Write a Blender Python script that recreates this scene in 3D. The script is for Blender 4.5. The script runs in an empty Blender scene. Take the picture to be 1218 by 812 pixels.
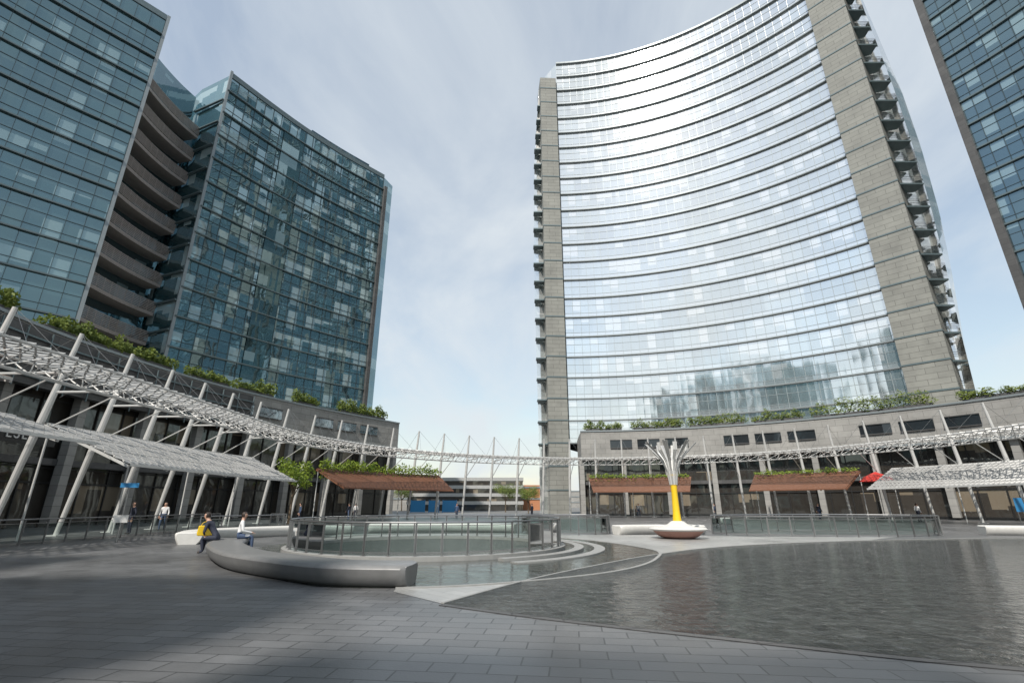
import bpy, bmesh, math, random
from mathutils import Vector, Matrix
random.seed(7)
R=math.radians
sc=bpy.context.scene
col=sc.collection
# ------------------------------------------------------------------ helpers
class MB:
    def __init__(s): s.v=[]; s.f=[]; s.uv=[]; s.m=[]
    def face(s,pts,uv=None,m=0):
        i=len(s.v); s.v+= [tuple(p) for p in pts]
        s.f.append(tuple(range(i,i+len(pts))))
        if uv is None:
            a=Vector(pts[0]); n=(Vector(pts[1])-a).cross(Vector(pts[2])-a)
            n=n.normalized() if n.length>0 else Vector((0,0,1))
            if abs(n.z)>.7: uv=[(p[0],p[1]) for p in pts]
            elif abs(n.x)>abs(n.y): uv=[(p[1],p[2]) for p in pts]
            else: uv=[(p[0],p[2]) for p in pts]
        s.uv+=uv; s.m.append(m)
    def wall(s,pts,z0,z1,m=0,off=None):
        u=0
        for i in range(len(pts)-1):
            a=pts[i];b=pts[i+1]
            d=math.hypot(b[0]-a[0],b[1]-a[1])
            s.face([(a[0],a[1],z0),(b[0],b[1],z0),(b[0],b[1],z1),(a[0],a[1],z1)],[(u,z0),(u+d,z0),(u+d,z1),(u,z1)],m)
            u+=d
    def band(s,A,B,z0,z1,m=0,zb0=None,zb1=None):
        if zb0 is None: zb0=z0
        if zb1 is None: zb1=z1
        n=len(A); u=0
        for i in range(n-1):
            a,b,c,d=A[i],A[i+1],B[i+1],B[i]
            du=math.hypot(b[0]-a[0],b[1]-a[1])
            s.face([(a[0],a[1],z1),(b[0],b[1],z1),(c[0],c[1],zb1),(d[0],d[1],zb1)],None,m)
            s.face([(a[0],a[1],z0),(d[0],d[1],zb0),(c[0],c[1],zb0),(b[0],b[1],z0)],None,m)
            s.face([(a[0],a[1],z0),(b[0],b[1],z0),(b[0],b[1],z1),(a[0],a[1],z1)],[(u,z0),(u+du,z0),(u+du,z1),(u,z1)],m)
            s.face([(c[0],c[1],zb0),(d[0],d[1],zb0),(d[0],d[1],zb1),(c[0],c[1],zb1)],[(u+du,zb0),(u,zb0),(u,zb1),(u+du,zb1)],m)
            u+=du
        for i in (0,n-1):
            a,d=A[i],B[i]
            s.face([(a[0],a[1],z0),(a[0],a[1],z1),(d[0],d[1],zb1),(d[0],d[1],zb0)],None,m)
    def strut(s,p,q,r,n=4,r2=None,m=0,cap=True):
        p=Vector(p);q=Vector(q); d=q-p
        if d.length<1e-5: return
        d.normalize(); up=Vector((0,0,1)) if abs(d.z)<.95 else Vector((1,0,0))
        x=d.cross(up).normalized(); y=d.cross(x)
        r2=r if r2 is None else r2
        a=[p+(x*math.cos(2*math.pi*k/n+.785)+y*math.sin(2*math.pi*k/n+.785))*r for k in range(n)]
        b=[q+(x*math.cos(2*math.pi*k/n+.785)+y*math.sin(2*math.pi*k/n+.785))*r2 for k in range(n)]
        for k in range(n):
            s.face([a[k],a[(k+1)%n],b[(k+1)%n],b[k]],None,m)
        if cap:
            s.face(a[::-1],None,m); s.face(b,None,m)
    def box(s,c,sx,sy,sz,rot=0,m=0):
        x,y,z=c; ca,sa=math.cos(rot),math.sin(rot)
        P=lambda a,b,cc:(x+a*ca-b*sa,y+a*sa+b*ca,z+cc)
        h=(sx/2,sy/2,sz/2); a,b,cc=h
        F=[[(-a,-b,-cc),(a,-b,-cc),(a,-b,cc),(-a,-b,cc)],[(a,b,-cc),(-a,b,-cc),(-a,b,cc),(a,b,cc)],
           [(a,-b,-cc),(a,b,-cc),(a,b,cc),(a,-b,cc)],[(-a,b,-cc),(-a,-b,-cc),(-a,-b,cc),(-a,b,cc)],
           [(-a,-b,cc),(a,-b,cc),(a,b,cc),(-a,b,cc)],[(-a,b,-cc),(a,b,-cc),(a,-b,-cc),(-a,-b,-cc)]]
        for f in F:
            i=len(s.v)
            s.v+=[P(*q) for q in f]; s.f.append((i,i+1,i+2,i+3)); s.m.append(m)
            w=math.dist(f[0],f[1]); hh=math.dist(f[1],f[2])
            s.uv+=[(0,z-cc),(w,z-cc),(w,z-cc+hh),(0,z-cc+hh)]
    def lathe(s,prof,n=24,c=(0,0,0),m=0,sx=1,sy=1):
        for i in range(len(prof)-1):
            (r0,z0),(r1,z1)=prof[i],prof[i+1]
            for k in range(n):
                a=2*math.pi*k/n;b=2*math.pi*(k+1)/n
                q=[(c[0]+r0*math.cos(a)*sx,c[1]+r0*math.sin(a)*sy,c[2]+z0),(c[0]+r0*math.cos(b)*sx,c[1]+r0*math.sin(b)*sy,c[2]+z0),
                   (c[0]+r1*math.cos(b)*sx,c[1]+r1*math.sin(b)*sy,c[2]+z1),(c[0]+r1*math.cos(a)*sx,c[1]+r1*math.sin(a)*sy,c[2]+z1)]
                if r0<1e-6: q=q[1:] 
                elif r1<1e-6: q=q[:3]
                s.face(q,None,m)
def mkobj(name,mb,mats,parent=None,world=True,smooth=False,weld=False):
    me=bpy.data.meshes.new(name); me.from_pydata(mb.v,[],mb.f)
    uvl=me.uv_layers.new(name="UVMap")
    for i,u in enumerate(mb.uv): uvl.data[i].uv=u
    if not isinstance(mats,(list,tuple)): mats=[mats]
    for m in mats: me.materials.append(m)
    for i,p in enumerate(me.polygons): p.material_index=mb.m[i]
    if weld or smooth:
        bm=bmesh.new(); bm.from_mesh(me); bmesh.ops.remove_doubles(bm,verts=bm.verts,dist=1e-4)
        bmesh.ops.recalc_face_normals(bm,faces=bm.faces); bm.to_mesh(me); bm.free()
    if smooth:
        for p in me.polygons: p.use_smooth=True
        try: me.set_sharp_from_angle(angle=R(40))
        except Exception: pass
    me.update()
    o=bpy.data.objects.new(name,me); col.objects.link(o)
    if parent is not None:
        o.parent=parent
        if world:
            o.matrix_parent_inverse=Matrix.LocRotScale(parent.location,parent.rotation_euler,parent.scale).inverted()
    return o
def tag(o,label,cat=None,group=None,kind=None):
    if label: o["label"]=label
    if cat: o["category"]=cat
    if group: o["group"]=group
    if kind: o["kind"]=kind
    return o
def top(name,label,cat,loc=(0,0,0),group=None,rz=0):
    e=bpy.data.objects.new(name,None); e.empty_display_size=.3; e.location=loc; e.rotation_euler=(0,0,rz)
    col.objects.link(e); return tag(e,label,cat,group)
def copy_thing(e,loc,rz=0,label=None,scale=1):
    n=e.copy(); col.objects.link(n); n.location=loc; n.rotation_euler=(0,0,rz); n.scale=(scale,)*3
    if label: n["label"]=label
    for c in e.children:
        k=c.copy(); col.objects.link(k); k.parent=n
        for g in c.children:
            kk=g.copy(); col.objects.link(kk); kk.parent=k
    return n
def arc(cx,cy,r,a0,a1,n):
    return [(cx+r*math.sin(R(a0+(a1-a0)*i/n)),cy+r*math.cos(R(a0+(a1-a0)*i/n))) for i in range(n+1)]
def smooth_path(P,k=8,closed=False):
    out=[]; n=len(P)
    for i in range(n if closed else n-1):
        if closed: p0,p1,p2,p3=P[(i-1)%n],P[i],P[(i+1)%n],P[(i+2)%n]
        else: p0,p1,p2,p3=P[max(i-1,0)],P[i],P[i+1],P[min(i+2,n-1)]
        for j in range(k):
            t=j/k
            out.append(tuple(.5*((2*b)+(-a+c)*t+(2*a-5*b+4*c-d)*t*t+(-a+3*b-3*c+d)*t**3) for a,b,c,d in zip(p0,p1,p2,p3)))
    if not closed: out.append(tuple(P[-1]))
    return out
def offset(P,d):
    o=[]
    for i in range(len(P)):
        a=P[max(i-1,0)];b=P[min(i+1,len(P)-1)]
        tx,ty=b[0]-a[0],b[1]-a[1]; l=math.hypot(tx,ty) or 1
        o.append((P[i][0]-ty/l*d,P[i][1]+tx/l*d))
    return o
def resample(P,step):
    L=[0]
    for i in range(1,len(P)): L.append(L[-1]+math.dist(P[i-1][:2],P[i][:2]))
    n=max(1,round(L[-1]/step)); out=[]
    j=0
    for k in range(n+1):
        t=L[-1]*k/n
        while j<len(P)-2 and L[j+1]<t: j+=1
        f=(t-L[j])/((L[j+1]-L[j]) or 1)
        a,b=P[j],P[j+1]
        out.append((a[0]+(b[0]-a[0])*f,a[1]+(b[1]-a[1])*f))
    return out
# ------------------------------------------------------------------ materials
def N(nt,t,**k):
    n=nt.nodes.new(t)
    for a,b in k.items(): setattr(n,a,b)
    return n
def basemat(name):
    m=bpy.data.materials.new(name); m.use_nodes=True; nt=m.node_tree
    return m,nt,nt.nodes["Principled BSDF"],nt.nodes["Material Output"]
def mat(name,c,rough=.6,metal=0,var=.25,scale=3,bump=.0,spec=.5):
    m,nt,p,o=basemat(name); L=nt.links
    tc=N(nt,"ShaderNodeTexCoord"); nz=N(nt,"ShaderNodeTexNoise"); nz.inputs["Scale"].default_value=scale; nz.inputs["Detail"].default_value=6
    L.new(tc.outputs["Object"],nz.inputs["Vector"])
    mx=N(nt,"ShaderNodeMix",data_type='RGBA')
    mx.inputs[6].default_value=(*[x*(1-var) for x in c],1); mx.inputs[7].default_value=(*[min(1,x*(1+var)) for x in c],1)
    L.new(nz.outputs["Fac"],mx.inputs[0]); L.new(mx.outputs[2],p.inputs["Base Color"])
    p.inputs["Roughness"].default_value=rough; p.inputs["Metallic"].default_value=metal
    if bump:
        b=N(nt,"ShaderNodeBump"); b.inputs["Strength"].default_value=bump; b.inputs["Distance"].default_value=.02
        L.new(nz.outputs["Fac"],b.inputs["Height"]); L.new(b.outputs[0],p.inputs["Normal"])
    return m
def stone(name,c,bw=1.2,bh=.6,mortar=.012,var=.3,rough=.7,dark=.45,coord="UV",off=.5,bumpd=.01,vr=(.72,1.25),rot=0):
    m,nt,p,o=basemat(name); L=nt.links
    tc=N(nt,"ShaderNodeTexCoord"); br=N(nt,"ShaderNodeTexBrick")
    br.offset=off
    br.inputs["Scale"].default_value=1; br.inputs["Brick Width"].default_value=bw; br.inputs["Row Height"].default_value=bh
    br.inputs["Mortar Size"].default_value=mortar; br.inputs["Mortar Smooth"].default_value=.3
    br.inputs["Color1"].default_value=(*[x*(1-var) for x in c],1); br.inputs["Color2"].default_value=(*[x*(1+var) for x in c],1)
    br.inputs["Mortar"].default_value=(*[x*dark for x in c],1)
    mp=N(nt,"ShaderNodeMapping"); mp.inputs["Rotation"].default_value=(0,0,rot); L.new(tc.outputs[coord],mp.inputs[0])
    L.new(mp.outputs[0],br.inputs["Vector"])
    nz=N(nt,"ShaderNodeTexNoise"); nz.inputs["Scale"].default_value=.35; nz.inputs["Detail"].default_value=8; nz.inputs["Roughness"].default_value=.65
    L.new(tc.outputs["Object"],nz.inputs["Vector"])
    mr=N(nt,"ShaderNodeMapRange"); mr.inputs[1].default_value=.3; mr.inputs[2].default_value=.7; mr.inputs[3].default_value=vr[0]; mr.inputs[4].default_value=vr[1]
    L.new(nz.outputs["Fac"],mr.inputs[0])
    mu=N(nt,"ShaderNodeMix",data_type='RGBA',blend_type='MULTIPLY'); mu.inputs[0].default_value=1
    L.new(br.outputs["Color"],mu.inputs[6]); L.new(mr.outputs[0],mu.inputs[7]); L.new(mu.outputs[2],p.inputs["Base Color"])
    mr2=N(nt,"ShaderNodeMapRange"); mr2.inputs[1].default_value=.3; mr2.inputs[2].default_value=.7; mr2.inputs[3].default_value=rough-.12; mr2.inputs[4].default_value=rough+.1
    L.new(nz.outputs["Fac"],mr2.inputs[0]); L.new(mr2.outputs[0],p.inputs["Roughness"])
    b=N(nt,"ShaderNodeBump",invert=True); b.inputs["Strength"].default_value=.5; b.inputs["Distance"].default_value=bumpd
    L.new(br.outputs["Fac"],b.inputs["Height"])
    n3=N(nt,"ShaderNodeTexNoise"); n3.inputs["Scale"].default_value=28; n3.inputs["Detail"].default_value=3; L.new(tc.outputs["Object"],n3.inputs["Vector"])
    b2=N(nt,"ShaderNodeBump"); b2.inputs["Strength"].default_value=.25; b2.inputs["Distance"].default_value=.006
    L.new(n3.outputs["Fac"],b2.inputs["Height"]); L.new(b.outputs[0],b2.inputs["Normal"]); L.new(b2.outputs[0],p.inputs["Normal"])
    return m
def glassmat(name,dark,light,tint,pw=1.5,ph=3.95,span=.24,spanc=(.3,.36,.38),f0=.45,tilt=.02,rough=.03,blinds=.35,warp=.012,z0=0):
    m,nt,p,o=basemat(name); L=nt.links
    tc=N(nt,"ShaderNodeTexCoord"); sp=N(nt,"ShaderNodeSeparateXYZ"); L.new(tc.outputs["UV"],sp.inputs[0])
    def M(op,a,b=None,c=None):
        n=N(nt,"ShaderNodeMath",operation=op)
        for i,x in enumerate((a,b,c)):
            if x is None: continue
            if isinstance(x,(int,float)): n.inputs[i].default_value=x
            else: L.new(x,n.inputs[i])
        return n.outputs[0]
    u=M('DIVIDE',sp.outputs[0],pw); v=M('DIVIDE',M('SUBTRACT',sp.outputs[1],z0),ph)
    fu=M('FLOOR',u); fv=M('FLOOR',v); fr=M('FRACT',v); 
    cb=N(nt,"ShaderNodeCombineXYZ"); L.new(fu,cb.inputs[0]); L.new(fv,cb.inputs[1])
    wn=N(nt,"ShaderNodeTexWhiteNoise",noise_dimensions='3D'); L.new(cb.outputs[0],wn.inputs["Vector"])
    cb2=N(nt,"ShaderNodeCombineXYZ"); L.new(M('FLOOR',M('DIVIDE',M('ADD',u,M('MULTIPLY',fv,1.7)),4.0)),cb2.inputs[0]); L.new(fv,cb2.inputs[1]); cb2.inputs[2].default_value=7.3
    wr=N(nt,"ShaderNodeTexWhiteNoise",noise_dimensions='3D'); L.new(cb2.outputs[0],wr.inputs["Vector"])
    blind=M('GREATER_THAN',fr,M('SUBTRACT',1.0,M('MULTIPLY',M('FRACT',M('MULTIPLY',wn.outputs["Value"],3.7)),.75)))
    has=M('GREATER_THAN',M('ADD',M('MULTIPLY',M('FRACT',M('MULTIPLY',wn.outputs["Value"],17.31)),.6),M('MULTIPLY',wr.outputs["Value"],.4)),1-blinds)
    bl=M('MULTIPLY',blind,has)
    nz=N(nt,"ShaderNodeTexNoise"); nz.inputs["Scale"].default_value=.9; nz.inputs["Detail"].default_value=5
    L.new(tc.outputs["UV"],nz.inputs["Vector"])
    m1=N(nt,"ShaderNodeMix",data_type='RGBA'); m1.inputs[6].default_value=(*[x*.45 for x in dark],1); m1.inputs[7].default_value=(*[x*1.7 for x in dark],1)
    L.new(M('MULTIPLY_ADD',wr.outputs["Value"],.6,M('MULTIPLY',nz.outputs["Fac"],.4)),m1.inputs[0])
    m2=N(nt,"ShaderNodeMix",data_type='RGBA'); m2.inputs[7].default_value=(*light,1); L.new(m1.outputs[2],m2.inputs[6]); L.new(bl,m2.inputs[0])
    m3=N(nt,"ShaderNodeMix",data_type='RGBA'); m3.inputs[7].default_value=(*spanc,1); L.new(m2.outputs[2],m3.inputs[6])
    L.new(M('LESS_THAN',fr,span),m3.inputs[0])
    L.new(m3.outputs[2],p.inputs["Base Color"]); p.inputs["Roughness"].default_value=.55; p.inputs["Specular IOR Level"].default_value=.2
    gl=N(nt,"ShaderNodeBsdfGlossy"); gl.inputs["Color"].default_value=(*tint,1); gl.inputs["Roughness"].default_value=rough
    geo=N(nt,"ShaderNodeNewGeometry")
    s1=N(nt,"ShaderNodeVectorMath",operation='SUBTRACT'); L.new(wn.outputs["Color"],s1.inputs[0]); s1.inputs[1].default_value=(.5,.5,.5)
    s2=N(nt,"ShaderNodeVectorMath",operation='SCALE'); L.new(s1.outputs[0],s2.inputs[0]); s2.inputs["Scale"].default_value=tilt
    n2=N(nt,"ShaderNodeTexNoise"); n2.inputs["Scale"].default_value=.45; n2.inputs["Detail"].default_value=1; L.new(tc.outputs["UV"],n2.inputs["Vector"])
    s5=N(nt,"ShaderNodeVectorMath",operation='SUBTRACT'); L.new(n2.outputs["Color"],s5.inputs[0]); s5.inputs[1].default_value=(.5,.5,.5)
    s6=N(nt,"ShaderNodeVectorMath",operation='SCALE'); L.new(s5.outputs[0],s6.inputs[0]); s6.inputs["Scale"].default_value=warp*3
    s3=N(nt,"ShaderNodeVectorMath",operation='ADD'); L.new(s2.outputs[0],s3.inputs[0]); L.new(geo.outputs["Normal"],s3.inputs[1])
    s7=N(nt,"ShaderNodeVectorMath",operation='ADD'); L.new(s3.outputs[0],s7.inputs[0]); L.new(s6.outputs[0],s7.inputs[1])
    s4=N(nt,"ShaderNodeVectorMath",operation='NORMALIZE'); L.new(s7.outputs[0],s4.inputs[0]); L.new(s4.outputs[0],gl.inputs["Normal"])
    lw=N(nt,"ShaderNodeLayerWeight"); lw.inputs["Blend"].default_value=.35
    fac=M('MULTIPLY_ADD',lw.outputs["Fresnel"],1-f0,f0)
    ms=N(nt,"ShaderNodeMixShader"); L.new(fac,ms.inputs[0]); L.new(p.outputs[0],ms.inputs[1]); L.new(gl.outputs[0],ms.inputs[2])
    L.new(ms.outputs[0],o.inputs["Surface"])
    return m
def clearglass(name,tint=(.8,.9,.88),alpha=.25):
    m,nt,p,o=basemat(name); L=nt.links
    tr=N(nt,"ShaderNodeBsdfTransparent"); tr.inputs[0].default_value=(*tint,1)
    gl=N(nt,"ShaderNodeBsdfGlossy"); gl.inputs["Roughness"].default_value=.02
    lw=N(nt,"ShaderNodeLayerWeight"); lw.inputs["Blend"].default_value=alpha
    ms=N(nt,"ShaderNodeMixShader"); L.new(lw.outputs["Fresnel"],ms.inputs[0]); L.new(tr.outputs[0],ms.inputs[1]); L.new(gl.outputs[0],ms.inputs[2])
    L.new(ms.outputs[0],o.inputs["Surface"]); return m
def leafmat(name,c1,c2):
    m,nt,p,o=basemat(name); L=nt.links
    tc=N(nt,"ShaderNodeTexCoord"); nz=N(nt,"ShaderNodeTexNoise"); nz.inputs["Scale"].default_value=1.7; nz.inputs["Detail"].default_value=8
    L.new(tc.outputs["Object"],nz.inputs["Vector"])
    mr=N(nt,"ShaderNodeMapRange"); mr.inputs[1].default_value=.35; mr.inputs[2].default_value=.65; L.new(nz.outputs["Fac"],mr.inputs[0])
    mx=N(nt,"ShaderNodeMix",data_type='RGBA'); mx.inputs[6].default_value=(*c1,1); mx.inputs[7].default_value=(*c2,1)
    L.new(mr.outputs[0],mx.inputs[0]); L.new(mx.outputs[2],p.inputs["Base Color"]); p.inputs["Roughness"].default_value=.6
    tl=N(nt,"ShaderNodeBsdfTranslucent"); L.new(mx.outputs[2],tl.inputs[0])
    ms=N(nt,"ShaderNodeMixShader"); ms.inputs[0].default_value=.3; L.new(p.outputs[0],ms.inputs[1]); L.new(tl.outputs[0],ms.inputs[2])
    L.new(ms.outputs[0],o.inputs["Surface"]); return m
def watermat(name,c,scale,strength,rough=.04,spec=.75,dist=.05):
    m,nt,p,o=basemat(name); L=nt.links
    tc=N(nt,"ShaderNodeTexCoord")
    a=N(nt,"ShaderNodeTexNoise"); a.inputs["Scale"].default_value=scale; a.inputs["Detail"].default_value=5; a.inputs["Roughness"].default_value=.6; a.inputs["Distortion"].default_value=.8
    L.new(tc.outputs["Object"],a.inputs["Vector"])
    b=N(nt,"ShaderNodeBump"); b.inputs["Strength"].default_value=strength; b.inputs["Distance"].default_value=dist
    L.new(a.outputs["Fac"],b.inputs["Height"]); L.new(b.outputs[0],p.inputs["Normal"])
    br=N(nt,"ShaderNodeTexBrick"); br.inputs["Scale"].default_value=1; br.inputs["Brick Width"].default_value=.3; br.inputs["Row Height"].default_value=.3
    br.inputs["Mortar Size"].default_value=.012; br.inputs["Color1"].default_value=(*[x*.6 for x in c],1); br.inputs["Color2"].default_value=(*[x*1.5 for x in c],1); br.inputs["Mortar"].default_value=(*[x*1.8 for x in c],1)
    mp=N(nt,"ShaderNodeVectorMath",operation='MULTIPLY_ADD'); mp.inputs[1].default_value=(.25,.25,.25); L.new(a.outputs["Color"],mp.inputs[0]); L.new(tc.outputs["Object"],mp.inputs[2])
    L.new(mp.outputs[0],br.inputs["Vector"]); L.new(br.outputs["Color"],p.inputs["Base Color"])
    p.inputs["Roughness"].default_value=rough; p.inputs["IOR"].default_value=1.4; p.inputs["Specular IOR Level"].default_value=spec
    return m

M_glB=glassmat("mirror_glass",(.30,.35,.36),(.70,.72,.72),(1.0,1.0,.99),pw=1.5,ph=4.0,span=.2,spanc=(.5,.53,.54),f0=.70,tilt=.014,rough=.07,blinds=.45,z0=12)
M_glC=glassmat("teal_glass",(.02,.06,.07),(.38,.47,.48),(.50,.68,.74),pw=1.5,ph=3.95,span=.18,spanc=(.04,.08,.09),f0=.42,tilt=.09,rough=.02,blinds=.5,z0=14)
M_glE=glassmat("deep_teal_glass",(.015,.045,.05),(.22,.30,.31),(.36,.52,.56),pw=1.5,ph=3.95,span=.18,spanc=(.03,.06,.065),f0=.34,tilt=.08,rough=.02,blinds=.42,z0=14)
M_glD=glassmat("dark_glass",(.02,.04,.05),(.2,.28,.3),(.42,.58,.66),pw=1.5,ph=3.95,span=.2,spanc=(.04,.07,.08),f0=.32,tilt=.03,rough=.02,blinds=.4,z0=0)
M_win=glassmat("podium_window_glass",(.02,.025,.03),(.1,.1,.1),(.3,.33,.35),pw=1.2,ph=3,span=.0,f0=.15,tilt=.02,blinds=.2)
M_shop=glassmat("shop_glass",(.035,.03,.025),(.2,.165,.12),(.45,.5,.5),pw=1.3,ph=3.1,span=.05,spanc=(.05,.05,.05),f0=.12,tilt=.01,rough=.03,blinds=.4)
M_ledgeB=mat("pale_metal_ledge",(.25,.28,.29),.4,.3,.15)
M_ledgeC=mat("grey_metal_ledge",(.13,.17,.18),.4,.4,.15)
M_mullB=mat("mullion_metal_pale",(.34,.38,.39),.4,.3,.1)
M_mullC=mat("mullion_metal_dark",(.06,.08,.085),.4,.5,.1)
M_stone=stone("grey_granite_cladding",(.225,.228,.208),2.4,.8,.03,.07,.7,.45,vr=(.8,1.2))
M_stone2=stone("podium_granite",(.28,.275,.26),1.5,.75,.02,.07,.7,.5,vr=(.8,1.2))
M_stoneD=stone("dark_granite",(.075,.075,.075),1.5,.75,.02,.15,.6,.5)
M_balc=mat("balcony_louvre_brown",(.30,.265,.245),.6,.1,.25)
M_white=mat("white_painted_steel",(.58,.58,.565),.38,.15,.12)
M_steel=mat("brushed_steel",(.30,.30,.30),.35,.85,.1)
M_wood=mat("cedar_slats",(.17,.075,.042),.6,0,.35,6,.3)
M_woodO=mat("orange_wood",(.34,.15,.06),.55,0,.35,6,.3)
M_slat=mat("grey_aluminium_slats",(.42,.42,.41),.45,.3,.15)
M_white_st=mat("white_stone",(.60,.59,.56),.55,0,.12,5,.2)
M_edge=mat("grey_granite_edging",(.27,.27,.26),.5,0,.2,6,.2)
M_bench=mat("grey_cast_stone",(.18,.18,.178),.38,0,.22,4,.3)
M_granL=stone("light_granite_paving",(.32,.32,.31),.6,.3,.008,.08,.38,.7,coord="Object",vr=(.75,1.2),rot=.8)
M_pave=stone("slate_paving",(.118,.119,.121),.62,.31,.011,.14,.40,.35,coord="Object",bumpd=.006,vr=(.6,1.4),rot=.12)
M_ground=mat("city_ground",(.16,.16,.155),.8,0,.3,.05)
M_leaf=leafmat("hedge_leaves",(.055,.095,.015),(.22,.27,.05))
M_leafY=leafmat("vine_leaves",(.09,.16,.015),(.28,.36,.035))
M_bark=mat("bark",(.12,.09,.06),.9,0,.3,12,.5)
M_water=watermat("rippled_pool_water",(.04,.043,.041),4.2,1.0,.05,.55,.17)
M_water2=watermat("calm_pool_water",(.045,.052,.048),2.5,.4,.04,.6)
M_basin=watermat("dark_basin_water",(.022,.032,.028),6,.9,.06,.35,.12)
M_rail=clearglass("railing_glass",(.74,.82,.8))
M_yel=mat("yellow_paint",(.75,.5,.02),.4,0,.1)
M_red=mat("red_fabric",(.5,.03,.02),.6,0,.1)
M_blue=mat("blue_panel",(.03,.2,.42),.4,0,.1)
M_black=mat("black_metal",(.02,.02,.02),.5,.2,.2)
M_rust=mat("terracotta_bowl",(.4,.22,.18),.6,0,.2)
M_roof=mat("roof_grey",(.2,.2,.2),.8)
M_skin=mat("skin",(.5,.3,.22),.5,0,.05)
M_hair=mat("hair_dark",(.03,.02,.015),.6,0,.1)
M_navy=mat("navy_cloth",(.025,.03,.05),.8,0,.2)
M_wh_cl=mat("white_cloth",(.7,.7,.7),.8,0,.1)
M_denim=mat("denim",(.06,.09,.16),.8,0,.2)
M_shoe=mat("shoe_leather",(.05,.04,.035),.5,0,.1)
M_brick=mat("orange_render",(.45,.2,.1),.8,0,.2)
# ------------------------------------------------------------------ ground, plaza, pools
def sheet(name,pts,z,m,label):
    mb=MB(); mb.face([(p[0],p[1],z) for p in pts]); o=mkobj(name,mb,m); tag(o,label,None,None,"structure"); return o
g=sheet("ground",[(-3000,-3000),(3000,-3000),(3000,3000),(-3000,3000)],0,M_ground,"flat grey city ground reaching the horizon")
pl=sheet("plaza_paving",[(8+74*math.cos(R(a)),26+74*math.sin(R(a))) for a in range(0,360,4)],.004,M_pave,"dark grey slate slab paving of the plaza")
edgeL=smooth_path([(-1.15,9.25),(.35,11.9),(2.05,14.3),(4.5,17.4),(7.6,20.4),(11.5,22.7),(16,24.4),(21,25.7),(26.5,26.4),(34,26)],8)
edgeN=smooth_path([(-1.15,9.25),(.6,8.15),(2.5,7.15),(5.1,5.9),(8.5,4.9),(14,4),(22,4),(30,6)],8)
sheet("pool_water",edgeL+[(38,20),(38,10)]+edgeN[::-1][:-1],.016,M_water,"shallow rippled dark pool water in the plaza")
sheet("light_paving",[(-2.35,11.2),(-2.3,10.5)]+edgeL[:50]+[(21,28.2),(13,27.6),(6,29.6),(-3,31),(-10,30),(-9,24),(-3,19)],.009,M_granL,"light granite paving band between the two pools")
mb=MB(); mb.band(edgeL,offset(edgeL,.07),.01,.028); b=mkobj("pool_edging",mb,M_edge); tag(b,"thin grey stone edging of the shallow pool","kerb")
mb=MB(); mb.band(offset(edgeN,-.0),offset(edgeN,-.14),.006,.014); b=mkobj("pool_edge_channel",mb,M_stoneD); tag(b,"dark narrow drainage channel beside the shallow pool","drain")
PC=(-3.3,20.3)
rad=[(0,8.4),(45,8.3),(90,8.2),(135,7.6),(180,6.7),(215,6.6),(240,7.3),(255,8.3),(268,9.3),(285,9.35),(310,9.0),(335,8.6)]
rp=smooth_path([(PC[0]+r*math.cos(R(a)),PC[1]+r*math.sin(R(a))) for a,r in rad],6,True)
sheet("round_pool_water",rp,.014,M_water2,"calm greenish water of the round pool")
angs=[(math.degrees(math.atan2(p[1]-PC[1],p[0]-PC[0]))%360,p) for p in rp]
bp=[p for a,p in sorted(angs,key=lambda t:(t[0]+85)%360) if (a+85)%360<235]
mb=MB(); mb.band(bp,offset(bp,-.1),.0095,.03); b=mkobj("round_pool_edging",mb,M_edge); tag(b,"thin grey stone edging curving around the round pool","kerb")
SC=(-3.3,21.0)
for k,(r0,r1,h) in enumerate([(5.0,5.4,.14),(5.75,6.1,.09),(6.5,6.9,.05)]):
    A=arc(*SC,r0,0,360,72);B=arc(*SC,r1,0,360,72)
    if k: A=arc(*SC,r0,20,150,60);B=arc(*SC,r1,20,150,60)
    mb=MB(); mb.band(A,B,.006,h); b=mkobj("pool_step",mb,M_edge); tag(b,"grey curved stone step ringing the round pool","step",group="stone steps of the round pool")
mb=MB(); mb.face([(x,y,.02) for x,y in arc(*SC,4.98,0,360,64)[:-1]]); b=mkobj("inner_basin_water",mb,M_basin); tag(b,"dark rippled water inside the railed circle",None,None,"structure")
# ------------------------------------------------------------------ benches
def sweep(name,path,prof,m,label,zoff=0):
    P=resample(path,.25)
    n=len(P); mb=MB(); rings=[]
    for i,p in enumerate(P):
        a=P[max(i-1,0)];b=P[min(i+1,n-1)]
        tx,ty=b[0]-a[0],b[1]-a[1]; l=math.hypot(tx,ty); nx,ny=-ty/l,tx/l
        rings.append([(p[0]+nx*q[0],p[1]+ny*q[0],q[1]+zoff) for q in prof])
    def shrink(r,t,f):
        c=Vector((sum(x[0] for x in r)/len(r),sum(x[1] for x in r)/len(r),.2))
        return [((x[0]-c[0])*f+c[0]+t[0],(x[1]-c[1])*f+c[1]+t[1],(x[2]-c[2])*f+c[2] if x[2]>.05 else x[2]) for x in r]
    t0=(P[0][0]-P[1][0],P[0][1]-P[1][1]); t1=(P[-1][0]-P[-2][0],P[-1][1]-P[-2][1])
    rings=[shrink(rings[0],(t0[0]*.35,t0[1]*.35),.86)]+rings+[shrink(rings[-1],(t1[0]*.35,t1[1]*.35),.86)]
    for i in range(len(rings)-1):
        a,b=rings[i],rings[i+1]; k=len(a)
        for j in range(k): mb.face([a[j],a[(j+1)%k],b[(j+1)%k],b[j]])
    mb.face(rings[0]); mb.face(rings[-1][::-1])
    o=mkobj(name,mb,m,smooth=True); tag(o,label,"bench"); return o
bprof=[(.22,.007),(.10,.10),(.03,.24),(0,.36),(.03,.41),(.10,.435),(.55,.425),(1.0,.435),(1.07,.41),(1.1,.36),(1.06,.2),(.95,.007)]
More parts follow.
